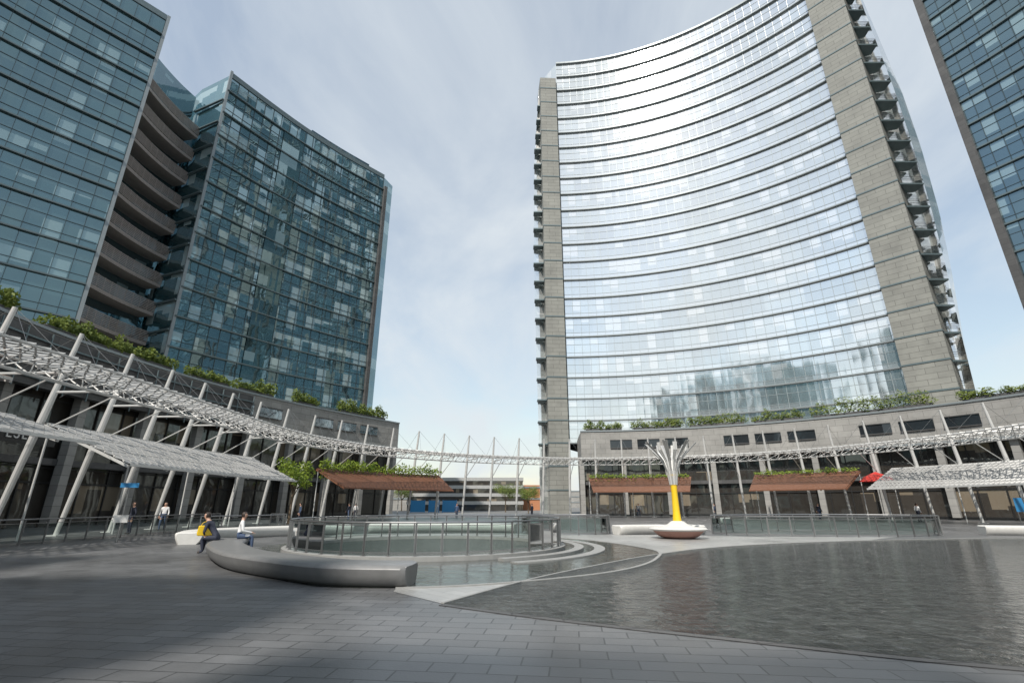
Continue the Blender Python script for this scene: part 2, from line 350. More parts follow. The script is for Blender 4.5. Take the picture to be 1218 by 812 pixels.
benchpath=smooth_path([(-2.25,10.75),(-3.9,11.0),(-5.6,12.1),(-7.4,13.6),(-8.9,15.5),(-10.1,17.4),(-10.9,19.5)],8)
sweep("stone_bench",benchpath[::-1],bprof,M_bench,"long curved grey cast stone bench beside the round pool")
wprof=[(x*1.0,z*1.15 if z>.01 else z) for x,z in bprof]
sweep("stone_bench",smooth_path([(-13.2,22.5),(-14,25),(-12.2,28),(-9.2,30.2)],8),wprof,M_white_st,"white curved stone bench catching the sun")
sweep("stone_bench",smooth_path([(-8.5,31.2),(-4,32.2),(0,31.4)],8),wprof,M_white_st,"low white stone bench behind the railed pool")
sweep("stone_bench",smooth_path([(6.2,29.2),(8.3,29.9),(11,29.8)],8),wprof,M_white_st,"short white stone bench near the yellow sculpture")
sweep("stone_bench",smooth_path([(26.5,29.0),(29.5,28.2),(34,29)],8),wprof,M_white_st,"long white stone bench beyond the shallow pool")
# ------------------------------------------------------------------ railings
def post_mesh():
    mb=MB(); mb.box((0,0,.5),.06,.018,1.0); mb.box((0,0,.5),.018,.08,.98)
    mb.box((0,0,.008),.12,.12,.016); return mb
_post=None
def railing(path,label,closed=False,step=1.1,z=0,h=1.02,tm=None):
    global _post
    P=resample(path,step)
    e=top("glass_railing",label,"railing",loc=(P[0][0],P[0][1],z),group="steel and glass railings of the plaza")
    for nm,zz,rr,ns in (("handrail",h,.03,6),("upper_rail",.86,.014,4),("lower_rail",.1,.014,4)):
        mb=MB()
        for i in range(len(P)-1): mb.strut((*P[i],z+zz),(*P[i+1],z+zz),rr,ns)
        mkobj(nm,mb,M_steel,e)
    for i,p in enumerate(P):
        if closed and i==len(P)-1: break
        q=P[min(i+1,len(P)-1)]; o_=P[max(i-1,0)]
        if _post is None:
            o=mkobj("post",post_mesh(),M_steel); _post=o.data
        else:
            o=bpy.data.objects.new("post",_post); col.objects.link(o)
        o.parent=e; o.location=(p[0]-P[0][0],p[1]-P[0][1],0); o.rotation_euler=(0,0,math.atan2(q[1]-o_[1],q[0]-o_[0]))
        o.scale=(1,1,h/1.0)
    for i in range(len(P)-1):
        a=Vector(P[i]);b=Vector(P[i+1]); d=(b-a).normalized()*.05
        mb=MB(); mb.face([(*(a+d),z+.12),(*(b-d),z+.12),(*(b-d),z+.86),(*(a+d),z+.86)])
        mkobj("glass_panel",mb,M_rail,e)
    return e
railing(arc(*SC,5.2,0,360,72),"circular steel and glass railing around the round opening",True,.8,z=.14,h=.95)
railing([(18+6.4*math.cos(t),30.2+3*math.sin(t)) for t in [2*math.pi*i/60 for i in range(61)]],"oval steel and glass railing beyond the shallow pool",True,1.1)
railing([(3.2+2.6*math.cos(t),31+2.0*math.sin(t)) for t in [2*math.pi*i/40 for i in range(41)]],"small oval glass railing by the white bench",True,1.0)
railing([(-20.2,15),(-20.3,24),(-20.3,36)],"long steel railing along the arcade",False,1.1)
railing(smooth_path([(-16.5,27.5),(-14.6,30),(-14.8,34),(-17,36.5)],6),"curved glass railing at the stair opening",False,1.1)
# ------------------------------------------------------------------ towers
def tower(name,label,front,z0,z1,depth,fh,glass,ledge,mull,ledge_d=.4,ledge_h=.22,mstep=1.5,backpts=None,mw=.045,toward=-1,rearglass=None):
    e=top(name,label,"tower",loc=(front[0][0],front[0][1],0))
    mb=MB(); mb.wall(front,z0,z1); mkobj("curtain_wall",mb,glass,e)
    back=backpts if backpts else offset(front,-toward*depth)[::-1]
    mb=MB(); mb.wall([front[-1]]+back+[front[0]],z0,z1-.3); mkobj("rear_wall",mb,rearglass or glass,e)
    mb=MB(); mb.face([(p[0],p[1],z1-.35) for p in front+back]); mkobj("roof",mb,M_roof,e)
    n=int((z1-z0)/fh+.01)
    for i in range(n+1):
        z=z0+i*fh
        mb=MB(); mb.band(offset(front,toward*.02),offset(front,toward*ledge_d),z-ledge_h/2,z+ledge_h/2); mkobj("floor_ledge",mb,ledge,e)
    mb=MB()
    Q=resample(front,mstep); O=offset(Q,toward*.07)
    for i,(p,q) in enumerate(zip(Q,O)):
        a=math.atan2(q[1]-p[1],q[0]-p[0])
        mb.box((p[0]*.4+q[0]*.6,p[1]*.4+q[1]*.6,(z0+z1)/2),.12,mw,z1-z0,rot=a)
    for i in range(n):
        for t in (.22,.62):
            z=z0+(i+t)*fh
            mb.band(offset(front,toward*.02),offset(front,toward*.06),z-.025,z+.025)
    mkobj("mullion_grid",mb,mull,e)
    mb=MB(); mb.band(offset(front,toward*.12),offset(front,toward*-.25),z1-.6,z1+.25); mkobj("parapet",mb,ledge,e)
    return e
cB=(7,24.5)
frontB=arc(*cB,64,3,48.9,46)
eB=tower("curved_office_tower","tall concave mirror glass office tower with stone end piers",frontB,12,100.4,20,4.0,M_glB,M_ledgeB,M_mullB,
         ledge_d=.40,ledge_h=.2,backpts=[(62,66),(68,80),(58,98),(36,108),(14,104),(8,92)])
def pier(path,depth,z0,z1,e,fh=4):
    mb=MB(); mb.band(path,offset(path,depth),z0,z1); mkobj("stone_pier",mb,M_stone,e)
    a,b=path[0],path[-1]
    dx,dy=b[0]-a[0],b[1]-a[1]; l=math.hypot(dx,dy); ux,uy=dx/l,dy/l
    q0=(a[0]-ux*.06,a[1]-uy*.06); q1=(b[0]+ux*.06,b[1]+uy*.06)
    for i in range(int((z1-z0)/fh)+1):
        z=z0+i*fh
        mb=MB(); mb.band(offset([q0,q1],-.08),offset([q0,q1],depth*.98),z-.11,z+.11)
        mkobj("pier_joint_band",mb,M_ledgeC,e)
end=frontB[-1]; t=(math.cos(R(48.9)),-math.sin(R(48.9))); nin=(-math.sin(R(48.9)),-math.cos(R(48.9)))
p0=(end[0]+nin[0]*.9+t[0]*.05,end[1]+nin[1]*.9+t[1]*.05); p1=(p0[0]+t[0]*5.3,p0[1]+t[1]*5.3)
pier([p0,p1],6,0,104,eB)
pier([(6.5,87.4),(10.1,87.6)],6,0,95,eB)
def prof_r(z):
    K=[(0,60.4),(12,60.9),(23,61.9),(33,63.2),(43,64.2),(55,64.6),(66,64.4),(76,63.6),(88,62.6),(100,61.3)]
    for (a,x),(b,y) in zip(K,K[1:]):
        if a<=z<=b: return x+(y-x)*(z-a)/(b-a)
    return K[-1][1]
def prof_l(z):
    K=[(0,4.9),(12,4.9),(50,4.5),(75,5.0),(92,6.2),(100,6.5)]
    for (a,x),(b,y) in zip(K,K[1:]):
        if a<=z<=b: return x+(y-x)*(z-a)/(b-a)
    return K[-1][1]
def bulge(prof,yy,xin,yin,back,z1,nm="side_curtain_wall"):
    mb=MB(); zs=[i*2.0 for i in range(int(z1/2)+1)]
    for a,b in zip(zs,zs[1:]):
        xa,xb=prof(a),prof(b)
        mb.face([(xin,yin,a),(xa,yy,a),(xb,yy,b),(xin,yin,b)],[(0,a),(abs(xa-xin),a),(abs(xb-xin),b),(0,b)])
        mb.face([(xa,yy,a),(back[0],back[1],a),(back[0],back[1],b),(xb,yy,b)],[(0,a),(20,a),(20,b),(0,b)])
    mkobj(nm,mb,M_glB,eB)
bulge(lambda z:prof_r(z)+.2,64.8,59.2,65.5,(70,84),100)
bulge(prof_l,90,8,90.5,(6,102),94)
mb=MB(); zs=[12+i*2.0 for i in range(45)]
for a,b in zip(zs,zs[1:]):
    xa,xb=prof_r(a),prof_r(b); wa=max(.3,(xa-60)*.42); wb=max(.3,(xb-60)*.42)
    mb.face([(xa-wa,62.6,a),(xa,63.3,a),(xb,63.3,b),(xb-wb,62.6,b)],[(0,a),(wa,a),(wb,b),(0,b)])
    mb.face([(xa,63.3,a),(xa+.2,64.8,a),(xb+.2,64.8,b),(xb,63.3,b)],[(0,a),(1.5,a),(1.5,b),(0,b)])
mkobj("outer_glass_screen",mb,M_glB,eB)
for i in range(23):
    z=12+i*4.0
    if z>98: break
    x=prof_r(z)-max(.3,(prof_r(z)-60)*.42)+.1
    mb=MB()
    mb.face([(58.6,62.7,z),(x,62.7,z),(x+.25,64.6,z),(59,66,z)]); mb.face([(58.6,62.7,z-.25),(x,62.7,z-.25),(x+.25,64.6,z-.25),(59,66,z-.25)])
    mb.face([(58.6,62.7,z-.25),(x,62.7,z-.25),(x,62.7,z),(58.6,62.7,z)]); mb.face([(x,62.7,z-.25),(x+.25,64.6,z-.25),(x+.25,64.6,z),(x,62.7,z)])
    o=mkobj("balcony",mb,M_ledgeC,eB)
    mb=MB()
    for hh in (.5,.8,1.1): mb.strut((58.8,62.72,z+hh),(x,62.72,z+hh),.035)
    mkobj("balcony_rail",mb,M_steel,o,world=False)
    if z<92:
        xl=prof_l(z)
        mb=MB(); mb.box(((xl+6.8)/2-.1,89.2,z-.12),6.9-xl,1.6,.24); mkobj("balcony",mb,M_ledgeC,eB)
# --- left towers
C2=smooth_path([(-41.9,56.3),(-38.9,61.6),(-35.2,67.6),(-30.6,73.8),(-25,80.2)],8)
e=tower("office_tower","teal glass office tower with curved face and terrace base",C2,12,62.5,16,3.95,M_glC,M_ledgeC,M_mullC,
      backpts=[(-24,83),(-36,98),(-56,84),(-58,66),(-47.7,58.9)],ledge_d=.3,ledge_h=.16)
mb=MB(); mb.box((-41.9,56.4,37.5),.35,.35,51,rot=.9); mkobj("corner_fin",mb,M_ledgeB,e)
mb=MB(); mb.wall(offset(C2[12:17],-.13),12,59.5); mkobj("recessed_glass_strip",mb,M_glE,e)
mb=MB(); mb.box((-24.75,80.4,36),.6,1.1,48,rot=.9); mkobj("corner_pier",mb,M_stoneD,e)
Q=[(-47.7,58.72),(-41.95,56.25)]
for i in range(12):
    mb=MB(); mb.band(Q,offset(Q,-.3),14+3.95*i,14.18+3.95*i); mkobj("side_ledge",mb,M_ledgeC,e)
mb=MB(); mb.band(offset(C2[18:30],1.5),offset(C2[18:30],5),62,64.5); mkobj("roof_plant_room",mb,M_glD,e)
C1=smooth_path([(-63,-14),(-63.5,5),(-60.5,22),(-54.5,36),(-45.5,47.4)],10)
e=tower("office_tower","dark teal glass office tower curving around the plaza",C1,12,62.5,18,3.95,M_glE,M_ledgeC,M_mullC,
      backpts=[(-46,47.9),(-54,54),(-72,40),(-82,10),(-80,-16)],ledge_d=.3,ledge_h=.16)
mb=MB(); mb.box((-45.4,47.6,37.3),.35,.4,51,rot=.8); mkobj("corner_fin",mb,M_ledgeB,e)
e=top("balcony_link_block","recessed link building with stacked brown louvred balconies","building",loc=(-51,58,0))
W=[(-49,49.5),(-52.2,55.9),(-49.6,62.6),(-48,63)]
mb=MB(); mb.wall(W,0,62.3); mkobj("curtain_wall",mb,M_glC,e)
mb=MB(); mb.face([(-49,49.5,62.2),(-52.2,55.9,62.2),(-49.6,62.6,62.2),(-58,66,62.2),(-60,52,62.2)]); mb.wall([(-49.6,62.6),(-58,66),(-60,52),(-49,49.5)],0,62.2); mkobj("roof",mb,M_roof,e)
Bf=smooth_path([(-46.5,48.7),(-46.6,52.0),(-46.3,55.2),(-45.7,57.8)],5)
for i in range(12):
    z=12.5+i*3.95
    if z>54: break
    mb=MB(); mb.band(Bf,offset(Bf,2.9),z,z+.45)
    o=mkobj("balcony",mb,M_balc,e)
    mb=MB()
    for k in range(7): mb.band(offset(Bf,-.07),offset(Bf,.02),z+.52+k*.2,z+.62+k*.2)
    for q in resample(Bf,1.0): mb.box((q[0],q[1],z+1.15),.06,.06,1.5)
    mkobj("louvred_parapet",mb,M_balc,o,world=False)
mb=MB(); mb.wall(offset(Bf,2.2),12,60); mkobj("recessed_glazing",mb,M_glD,e)
# --- tower A at right
A1=arc(7,24.5,64,61.6,112,40)
eA=tower("glass_tower","dark blue glass tower with a framed vertical edge",A1,12,150,18,3.95,M_glD,M_ledgeC,M_mullC,ledge_d=.3,ledge_h=.2)
mb=MB(); mb.box((A1[0][0]-.15,A1[0][1]+.15,81),.9,.9,138,rot=.5); mkobj("corner_pier",mb,M_stoneD,eA)
# --- unseen slabs added to throw the foreground shadow, gapped for light streaks
for x0,x1,h in ((-70,-43,60),(-38.0,-34.3,59),(-31.0,-22.6,53.5),(-19.2,-12.0,46.5)):
    e=top("glass_tower","unseen teal glass slab added to shade the foreground","tower",loc=((x0+x1)/2,-36,0))
    mb=MB(); mb.box(((x0+x1)/2,-36,h/2),x1-x0,5,h); mkobj("curtain_wall",mb,M_glC,e)
    for i in range(1,12):
        mb=MB(); mb.box(((x0+x1)/2,-36,i*3.95),x1-x0+.5,5.5,.2); mkobj("floor_ledge",mb,M_ledgeC,e)
# ------------------------------------------------------------------ podiums
def podium(label,front,z1,depth,zs,toward,stonem=M_stone2):
    e=top("shop_podium",label,"building",loc=(front[0][0],front[0][1],0))
    f=front; rec=offset(f,-toward*1.6)
    mb=MB(); mb.wall(rec,0,zs); mkobj("shop_glazing",mb,M_shop,e)
    mb=MB(); mb.band(f,offset(f,-toward*depth),zs,z1); mkobj("stone_wall",mb,stonem,e)
    mb=MB()
    bk=offset(f,-toward*depth)
    mb.wall([rec[0],bk[0]],0,zs); mb.wall([rec[-1],bk[-1]],0,zs); mb.wall(bk,0,zs); mkobj("side_wall",mb,stonem,e)
    mb=MB(); mb.band(offset(f,toward*.12),offset(f,-toward*.5),z1+.01,z1+.22); mkobj("parapet_coping",mb,M_ledgeB,e)
    mb=MB(); mb.band(offset(f,toward*.1),offset(f,-toward*.3),zs-.25,zs-.005); mkobj("lower_cornice",mb,M_ledgeB,e)
    Q=resample(f,6.2)
    for i,q in enumerate(Q):
        a=Q[max(i-1,0)];b=Q[min(i+1,len(Q)-1)]; rot=math.atan2(b[1]-a[1],b[0]-a[0])
        nx,ny=-math.sin(rot)*-toward*.8,math.cos(rot)*-toward*.8
        mb=MB(); mb.box((q[0]+nx,q[1]+ny,zs/2),.7,.7,zs-.52,rot=rot); mkobj("pillar",mb,stonem,e)
    mb=MB()
    for q,r in zip(resample(rec,2.4),offset(resample(rec,2.4),toward*.08)):
        mb.box((r[0],r[1],zs/2),.1,.1,zs-.02,rot=math.atan2(r[1]-q[1],r[0]-q[0]))
    for z in (.3,3.2,4.3,zs-.3): mb.band(offset(rec,toward*.03),offset(rec,toward*.12),z-.06,z+.06)
    mkobj("glazing_frame",mb,M_black,e)
    mb=MB(); mb.band(offset(rec,toward*.13),offset(rec,toward*.55),4.45,4.95); mkobj("shop_fascia",mb,M_stoneD,e)
    W=resample(f,4.1)
    for i in range(1,len(W)-1):
        if i%4==0: continue
        a,b=W[i],W[i+1]
        c0=(a[0]*.9+b[0]*.1,a[1]*.9+b[1]*.1);c1=(a[0]*.1+b[0]*.9,a[1]*.1+b[1]*.9)
        zz=zs+(z1-zs)*.5
        mb=MB(); mb.band(offset([c0,c1],toward*.03),offset([c0,c1],toward*.05),zz-.5,zz+.6)
        o=mkobj("window",mb,M_win,e)
        mb=MB(); mb.band(offset([c0,c1],toward*.03),offset([c0,c1],toward*.16),zz-.6,zz-.5); mb.band(offset([c0,c1],toward*.03),offset([c0,c1],toward*.16),zz+.6,zz+.7); mkobj("window_surround",mb,M_stoneD,o,world=False)
    return e
PRf=arc(*cB,52,4,80,60)
podium("stone and glass shop podium under the concave tower",PRf,12.3,11,8.4,-1)
PLf=smooth_path([(-24,-2),(-30,12),(-33.0,24),(-34.3,34),(-33.5,44),(-31.4,53.2),(-26,65),(-18.0,78)],8)
podium("long curved shop podium below the teal towers",PLf,13.8,11,10.2,-1)
mb=MB(); Q=[p for p in PLf if 8<p[1]<57]; mb.band(offset(Q,-.3),offset(Q,.5),9.6,13.6); o=mkobj("dark_cladding_screen",mb,M_stoneD); tag(o,"dark stone cladding screen on the podium front","cladding")
mb=MB()
for k in range(4): mb.band(offset(Q,-.5),offset(Q,-.38),10.1+k*.9,10.22+k*.9)
for q in resample(offset(Q,-.45),2.0): mb.box((q[0],q[1],11.4),.08,.08,4.2)
o=mkobj("screen_framework",mb,M_ledgeC); tag(o,"grey steel framework in front of dark cladding","framework")
# ------------------------------------------------------------------ planting
def leaves(mb,c,s,rx,ry,rz,n):
    for _ in range(n):
        while True:
            p=Vector((random.uniform(-1,1),random.uniform(-1,1),random.uniform(-1,1)))
            if p.length<=1: break
        x,y,z=c[0]+p.x*rx,c[1]+p.y*ry,c[2]+p.z*rz
        a=Vector((random.gauss(0,1),random.gauss(0,1),random.gauss(0,1))).normalized()
        b=a.orthogonal().normalized(); w=s*random.uniform(.5,1.2)
        P=Vector((x,y,z)); mb.face([P-a*w,P+b*w*.45,P+a*w,P-b*w*.45])
def hedge(path,z,h,m,label,n=120,group="planters along the podium roofs",s=.2,droop=0,boxed=True):
    P=resample(path,.5); mid=P[len(P)//2]
    e=top("roof_planter" if boxed else "climbing_plant",label,"plants",loc=(mid[0],mid[1],z),group=group)
    if boxed:
        mb=MB(); mb.band(offset(path,-.35),offset(path,.35),z,z+.45); mkobj("planter_box",mb,M_stoneD,e)
    mb=MB()
    for p in P:
        k=random.uniform(.45,1.25)
        leaves(mb,(p[0]+random.gauss(0,.1),p[1]+random.gauss(0,.1),z+.4+h*k*.4),s,.6,.6,h*k*.6,int(n*k))
        if droop and random.random()<.6: leaves(mb,(p[0],p[1]-.3,z-droop*.4),s,.35,.3,droop*.6,n//3)
    mkobj("foliage",mb,m,e)
def arcpath(R0,a0,a1,z=None): return arc(*cB,R0,a0,a1,10)
for a0,a1,h in [(5,11,1.3),(13,20.5,1.3),(22,30,1.5),(31.5,38,1.4),(39.5,53,1.9),(56,62,.9)]:
    hedge(arcpath(52.5,a0,a1),12.4,h,M_leaf,"green shrubs in a long planter on the podium roof")
for y0,y1,h in [(16,31.5,1.4),(33.5,47,1.3),(48,53.6,1.2),(54.5,59.5,1.4),(61,66.5,1.5),(68,76.5,1.7)]:
    Q=[p for p in offset(PLf,.6) if y0<=p[1]<=y1]
    if len(Q)<2: continue
    hedge(Q,13.9,h,M_leaf,"green shrubs in a long planter on the podium roof")
# ------------------------------------------------------------------ ring canopy
RC=(10,36)
def rp3(r,a,z):
    if a<-90: return (RC[0]-r,RC[1]+(a+90)*.6,z)
    return (RC[0]+r*math.sin(R(a)),RC[1]+r*math.cos(R(a)),z)
a0,a1=-146,92
nm=int(math.radians(a1-a0)*29/1.05)
e=top("ring_canopy","white lattice steel ring canopy circling the plaza","canopy",loc=rp3(29,-20,0))
mbc=MB(); mbl=MB(); mbt=MB()
for i in range(nm):
    A=a0+(a1-a0)*i/nm;B=a0+(a1-a0)*(i+1)/nm;C=(A+B)/2
    ri,ro,rm=27.9,30.3,29.1; zt,zb=7.25,6.5
    for r,z,rr in ((ri,zt,.06),(ro,zt,.06),(rm,zb,.07)): mbc.strut(rp3(r,A,z),rp3(r,B,z),rr,5,cap=False)
    for (p,q) in ((rp3(ri,A,zt),rp3(rm,A,zb)),(rp3(ri,B,zt),rp3(rm,A,zb)),(rp3(ro,A,zt),rp3(rm,A,zb)),(rp3(ro,B,zt),rp3(rm,A,zb)),(rp3(ri,A,zt),rp3(ro,A,zt))):
        mbl.strut(p,q,.03,3,cap=False)
    for k in range(4):
        r0=ri+(ro-ri)*k/4; r1=ri+(ro-ri)*(k+1)/4
        mbt.strut(rp3(r0,A,zt+.08),rp3(r1,C,zt+.08),.042,3,cap=False); mbt.strut(rp3(r0,B,zt+.08),rp3(r1,C,zt+.08),.042,3,cap=False)
        mbt.strut(rp3(r1,A,zt+.08),rp3(r0,C,zt+.08),.042,3,cap=False); mbt.strut(rp3(r1,B,zt+.08),rp3(r0,C,zt+.08),.042,3,cap=False)
mkobj("ring_chord",mbc,M_white,e); mkobj("web_lattice",mbl,M_white,e); mkobj("diamond_lattice_top",mbt,M_slat,e)
ce=top("canopy_mast","tall tapered white leaning mast holding the ring canopy","mast",group="leaning masts around the ring canopy")
mb=MB()
b0=Vector((0,0,0)); tp=Vector((0,-1.7,10.3)); mid=b0.lerp(tp,.5)
mb.strut(b0,mid,.11,10,.17); mb.strut(mid,tp,.17,10,.1); mb.box((0,0,.02),.6,.6,.04)
mkobj("mast_shaft",mb,M_white,ce,world=False)
mb=MB(); k=b0.lerp(tp,.69); mb.strut(k,(0,-4.6,7.15),.06,6); mb.strut(b0.lerp(tp,.48),(0,-4.6,7.05),.04,6); mkobj("bracket_arm",mb,M_white,ce,world=False)
mb=MB()
for x in (-1.3,1.3): mb.strut(tp,(x,-4.7,7.25),.012,4)
mb.strut(tp,(0,2.0,7.6),.012,4)
mkobj("tie_rod",mb,M_steel,ce,world=False)
ang=[-146+6.2*i for i in range(39)]
first=True
for a in ang:
    p=rp3(34.8,a,.004); rz=-R(max(a,-90))
    if first: ce.location=p; ce.rotation_euler=(0,0,rz); first=False
    else: copy_thing(ce,p,rz)
def awning(a0,a1,ri,ro,zi,zo,m,name,label,cat,slat=.16,lattice=False,frame=M_white):
    n=max(4,int(abs(a1-a0)*ro*math.pi/180/.9)); e=top(name,label,cat,loc=rp3((ri+ro)/2,(a0+a1)/2,0),group="awnings around the arcade")
    P=lambda t,i,dz=0:rp3(ri+(ro-ri)*t,a0+(a1-a0)*i/n,zi+(zo-zi)*t+dz)
    mb=MB()
    if lattice:
        K=9
        for i in range(n):
            for j in range(K):
                for s in (0,.5):
                    c=((j+.5)/K,i+s+.25); hw=.5/K; 
                    q=[P(c[0]-hw,c[1]),P(c[0],c[1]-.25),P(c[0]+hw,c[1]),P(c[0],c[1]+.25)]
                    for k in range(4): mb.strut(q[k],q[(k+1)%4],.045,3,cap=False)
        for j in range(0,K+1,3):
            for i in range(n): mb.strut(P(j/K,i),P(j/K,i+1),.05,4,cap=False)
        mkobj("lattice_roof",mb,m,e)
    else:
        k=int((ro-ri)/slat)
        for j in range(k):
            t=j/k; r=ri+(ro-ri)*t; z=zi+(zo-zi)*t
            A=[rp3(r,a0+(a1-a0)*i/n,0)[:2] for i in range(n+1)];B=[rp3(r+slat*.72,a0+(a1-a0)*i/n,0)[:2] for i in range(n+1)]
            mb.band(A,B,z,z+.05,0,z+.06,z+.11)
        mkobj("slat_roof",mb,m,e)
    mb=MB()
    for i in range(0,n+1,3):
        a=a0+(a1-a0)*i/n
        mb.strut(rp3(ri,a,zi-.12),rp3(ro,a,zo-.12),.08,4)
    for r,z in ((ri,zi-.03),(ro,zo-.03)):
        for i in range(n): mb.strut(rp3(r,a0+(a1-a0)*i/n,z),rp3(r,a0+(a1-a0)*(i+1)/n,z),.09,4,cap=False)
    mkobj("rafter_frame",mb,frame,e)
    for i in range(0,n+1,6):
        a=a0+(a1-a0)*i/n; mb=MB(); mb.strut(rp3(ro-.3,a,.004),rp3(ro-.3,a,zo-.2),.05,8); mkobj("support_post",mb,M_white,e)
    return e
awning(-144,-112,29.2,33.5,4.3,5.6,M_slat,"lattice_awning","grey aluminium lattice awning on white frame","awning",lattice=True)
awning(-109,-77,28.8,33.5,3.5,5.5,M_slat,"lattice_awning","grey aluminium lattice awning on white frame","awning",lattice=True)
awning(-144,-117,30.9,36.0,6.6,7.6,M_woodO,"wooden_awning","orange timber slatted awning under the ring","awning",.3)
awning(61,90,28.2,33.8,3.1,5.2,M_slat,"lattice_awning","grey aluminium lattice awning on white frame","awning",lattice=True)
for A0,A1 in ((-63,-35),(1,24),(37,56)):
    awning(A0,A1,29.5,33.6,3.2,5.1,M_wood,"wooden_awning","brown timber awning with plants growing on top","awning",.2,frame=M_wood)
    for s0,s1 in ((.03,.45),(.5,.97)):
        P=[rp3(33.0,A0+(A1-A0)*(s0+(s1-s0)*i/8),0)[:2] for i in range(9)]
        hedge(P,4.7,1.1 if A0<-30 else .5,M_leafY,"bright green climbing plant spilling over a timber awning",n=90 if A0<-30 else 45,group="plants on the timber awnings",s=.15,droop=.8 if A0<-30 else .3,boxed=False)
# ------------------------------------------------------------------ trees
def tree(x,y,h,cr,label,m=M_leaf,n=2600,z=0):
    e=top("tree",label,"tree",loc=(x,y,z)); mb=MB()
    base=Vector((x,y,z)); t1=Vector((x+random.uniform(-.15,.15),y,z+h*.45)); mb.strut(base,t1,h*.025,8,h*.016)
    cl=[]
    for i in range(9):
        a=i*2.4; d=Vector((math.cos(a)*cr*.65*random.uniform(.5,1),math.sin(a)*cr*.65,h*random.uniform(.18,.5)))
        q=t1+d; mb.strut(t1+Vector((0,0,random.uniform(-.1,.1)*h)),q,h*.01,5,h*.003); cl.append(q)
    mkobj("trunk",mb,M_bark,e)
    mb=MB()
    for q in cl: leaves(mb,q,.09+h*.008,cr*.42,cr*.42,cr*.36,n//9)
    mkobj("crown",mb,m,e)
tree(-20.0,46.5,5.6,1.9,"small bright green tree in front of the timber awning",M_leafY,1500)
tree(3.2,100,5,2.6,"leafy green street tree near the tower base")
tree(-1.5,118,6,3,"leafy green street tree by a low building")
tree(-30,140,7,3.5,"leafy green street tree by a low building")
# ------------------------------------------------------------------ distant buildings
def block(x,y,w,d,h,m,label,fl=3.4,band=M_ledgeB,rot=0,bh=.5):
    e=top("distant_building",label,"building",loc=(x,y,0),rz=0)
    mb=MB(); mb.box((x,y,h/2),w,d,h-.02,rot); mkobj("facade",mb,m,e)
    for i in range(1,int(h/fl)+1):
        mb=MB(); mb.box((x,y,i*fl),w+.4,d+.4,bh,rot); mkobj("floor_band",mb,band,e)
block(-13,152,32,20,8.6,M_shop,"low pale office building with horizontal white bands",2.1,M_slat,bh=.9)
block(-32,165,20,20,7,M_stone2,"low grey stone building at the end of the street")
block(9,170,14,20,7.5,M_brick,"low terracotta coloured building at the end of the street")
block(100,92,14,20,13,M_brick,"orange rendered housing block beyond the podium")
block(128,112,20,20,22,M_stone2,"grey housing block beyond the podium",3)
block(-5,300,200,20,9,M_stone2,"long low city block on the horizon",3)
# ------------------------------------------------------------------ sculpture
e=top("tree_sculpture","yellow stemmed flower shaped sculpture in a terracotta bowl","sculpture",loc=(8.4,26.4,0))
mb=MB(); mb.lathe([(0,.0),(.75,.006),(1.0,.12),(1.25,.36),(1.2,.42),(.6,.4),(0,.4)],32,(8.4,26.4,.012)); mkobj("bowl",mb,M_rust,e,smooth=True)
mb=MB(); mb.lathe([(1.26,.36),(1.42,.44),(1.35,.5),(.9,.52),(.55,.62),(.3,.8),(.2,.82)],32,(8.4,26.4,.012)); mkobj("white_rim",mb,M_white_st,e,smooth=True)
mb=MB(); mb.lathe([(.24,.6),(.18,1.2),(.15,2.2),(.17,2.7),(.24,3.1)],20,(8.4,26.4,0)); mkobj("stem",mb,M_yel,e,smooth=True)
for k in range(14):
    a=k*math.pi/7+.2; mb=MB()
    pr=[(.17,2.6),(.26,3.3),(.5,3.85),(.9,4.3),(1.35 if k%2 else .95,4.75 if k%2 else 4.7)]
    for (r0,z0),(r1,z1) in zip(pr,pr[1:]):
        w0,w1=.03+.08*r0,.03+.08*r1
        d=Vector((math.cos(a),math.sin(a),0)); s=Vector((-math.sin(a),math.cos(a),0)); c=Vector((8.4,26.4,0))
        P=[c+d*r0+s*w0,c+d*r0-s*w0,c+d*r1-s*w1,c+d*r1+s*w1]; Z=[z0,z0,z1,z1]
        mb.face([(p.x,p.y,z) for p,z in zip(P,Z)]); mb.strut((*(c+d*r0).xy,z0-.02),(*(c+d*r1).xy,z1-.02),.03,5)
    mkobj("petal",mb,M_slat if k%2 else M_white,e)
# ------------------------------------------------------------------ signs
e=top("sign_post","slim post with a blue sign and small white board","sign",loc=(-17.6,23.4,0))
mb=MB(); mb.strut((-17.6,23.4,.004),(-17.6,23.4,2.55),.04,8); mkobj("post",mb,M_steel,e)
mb=MB(); mb.box((-17.55,23.33,2.45),.7,.04,.2,rot=.35); mkobj("blue_sign_panel",mb,M_blue,e)
mb=MB(); mb.box((-17.6,23.33,1.0),.55,.05,.32,rot=.35); mkobj("white_board",mb,M_white,e)
def textmesh(name,s,size,m,loc,rot,parent):
    cu=bpy.data.curves.new(name,'FONT'); cu.body=s; cu.size=size; cu.extrude=.03; cu.align_x='CENTER'; cu.align_y='CENTER'; cu.space_character=1.25
    t=bpy.data.objects.new(name,cu); col.objects.link(t)
    dg=bpy.context.evaluated_depsgraph_get(); me=bpy.data.meshes.new_from_object(t.evaluated_get(dg)); bpy.data.objects.remove(t)
    me.materials.clear(); me.materials.append(m)
    o=bpy.data.objects.new(name,me); col.objects.link(o); o.location=loc; o.rotation_euler=rot; o.parent=parent
    o.matrix_parent_inverse=Matrix.Translation(parent.location).inverted(); return o
e=top("shop_sign","dark shop fascia sign with white capital letters","sign",loc=(-33.2,32.9,5.3))
mb=MB(); mb.box((-33.2,32.9,6.1),.1,6,1.1); mkobj("sign_board",mb,M_black,e)
textmesh("lettering","ESE",.9,M_white,(-33.12,32.9,6.1),(R(90),0,R(90)),e)
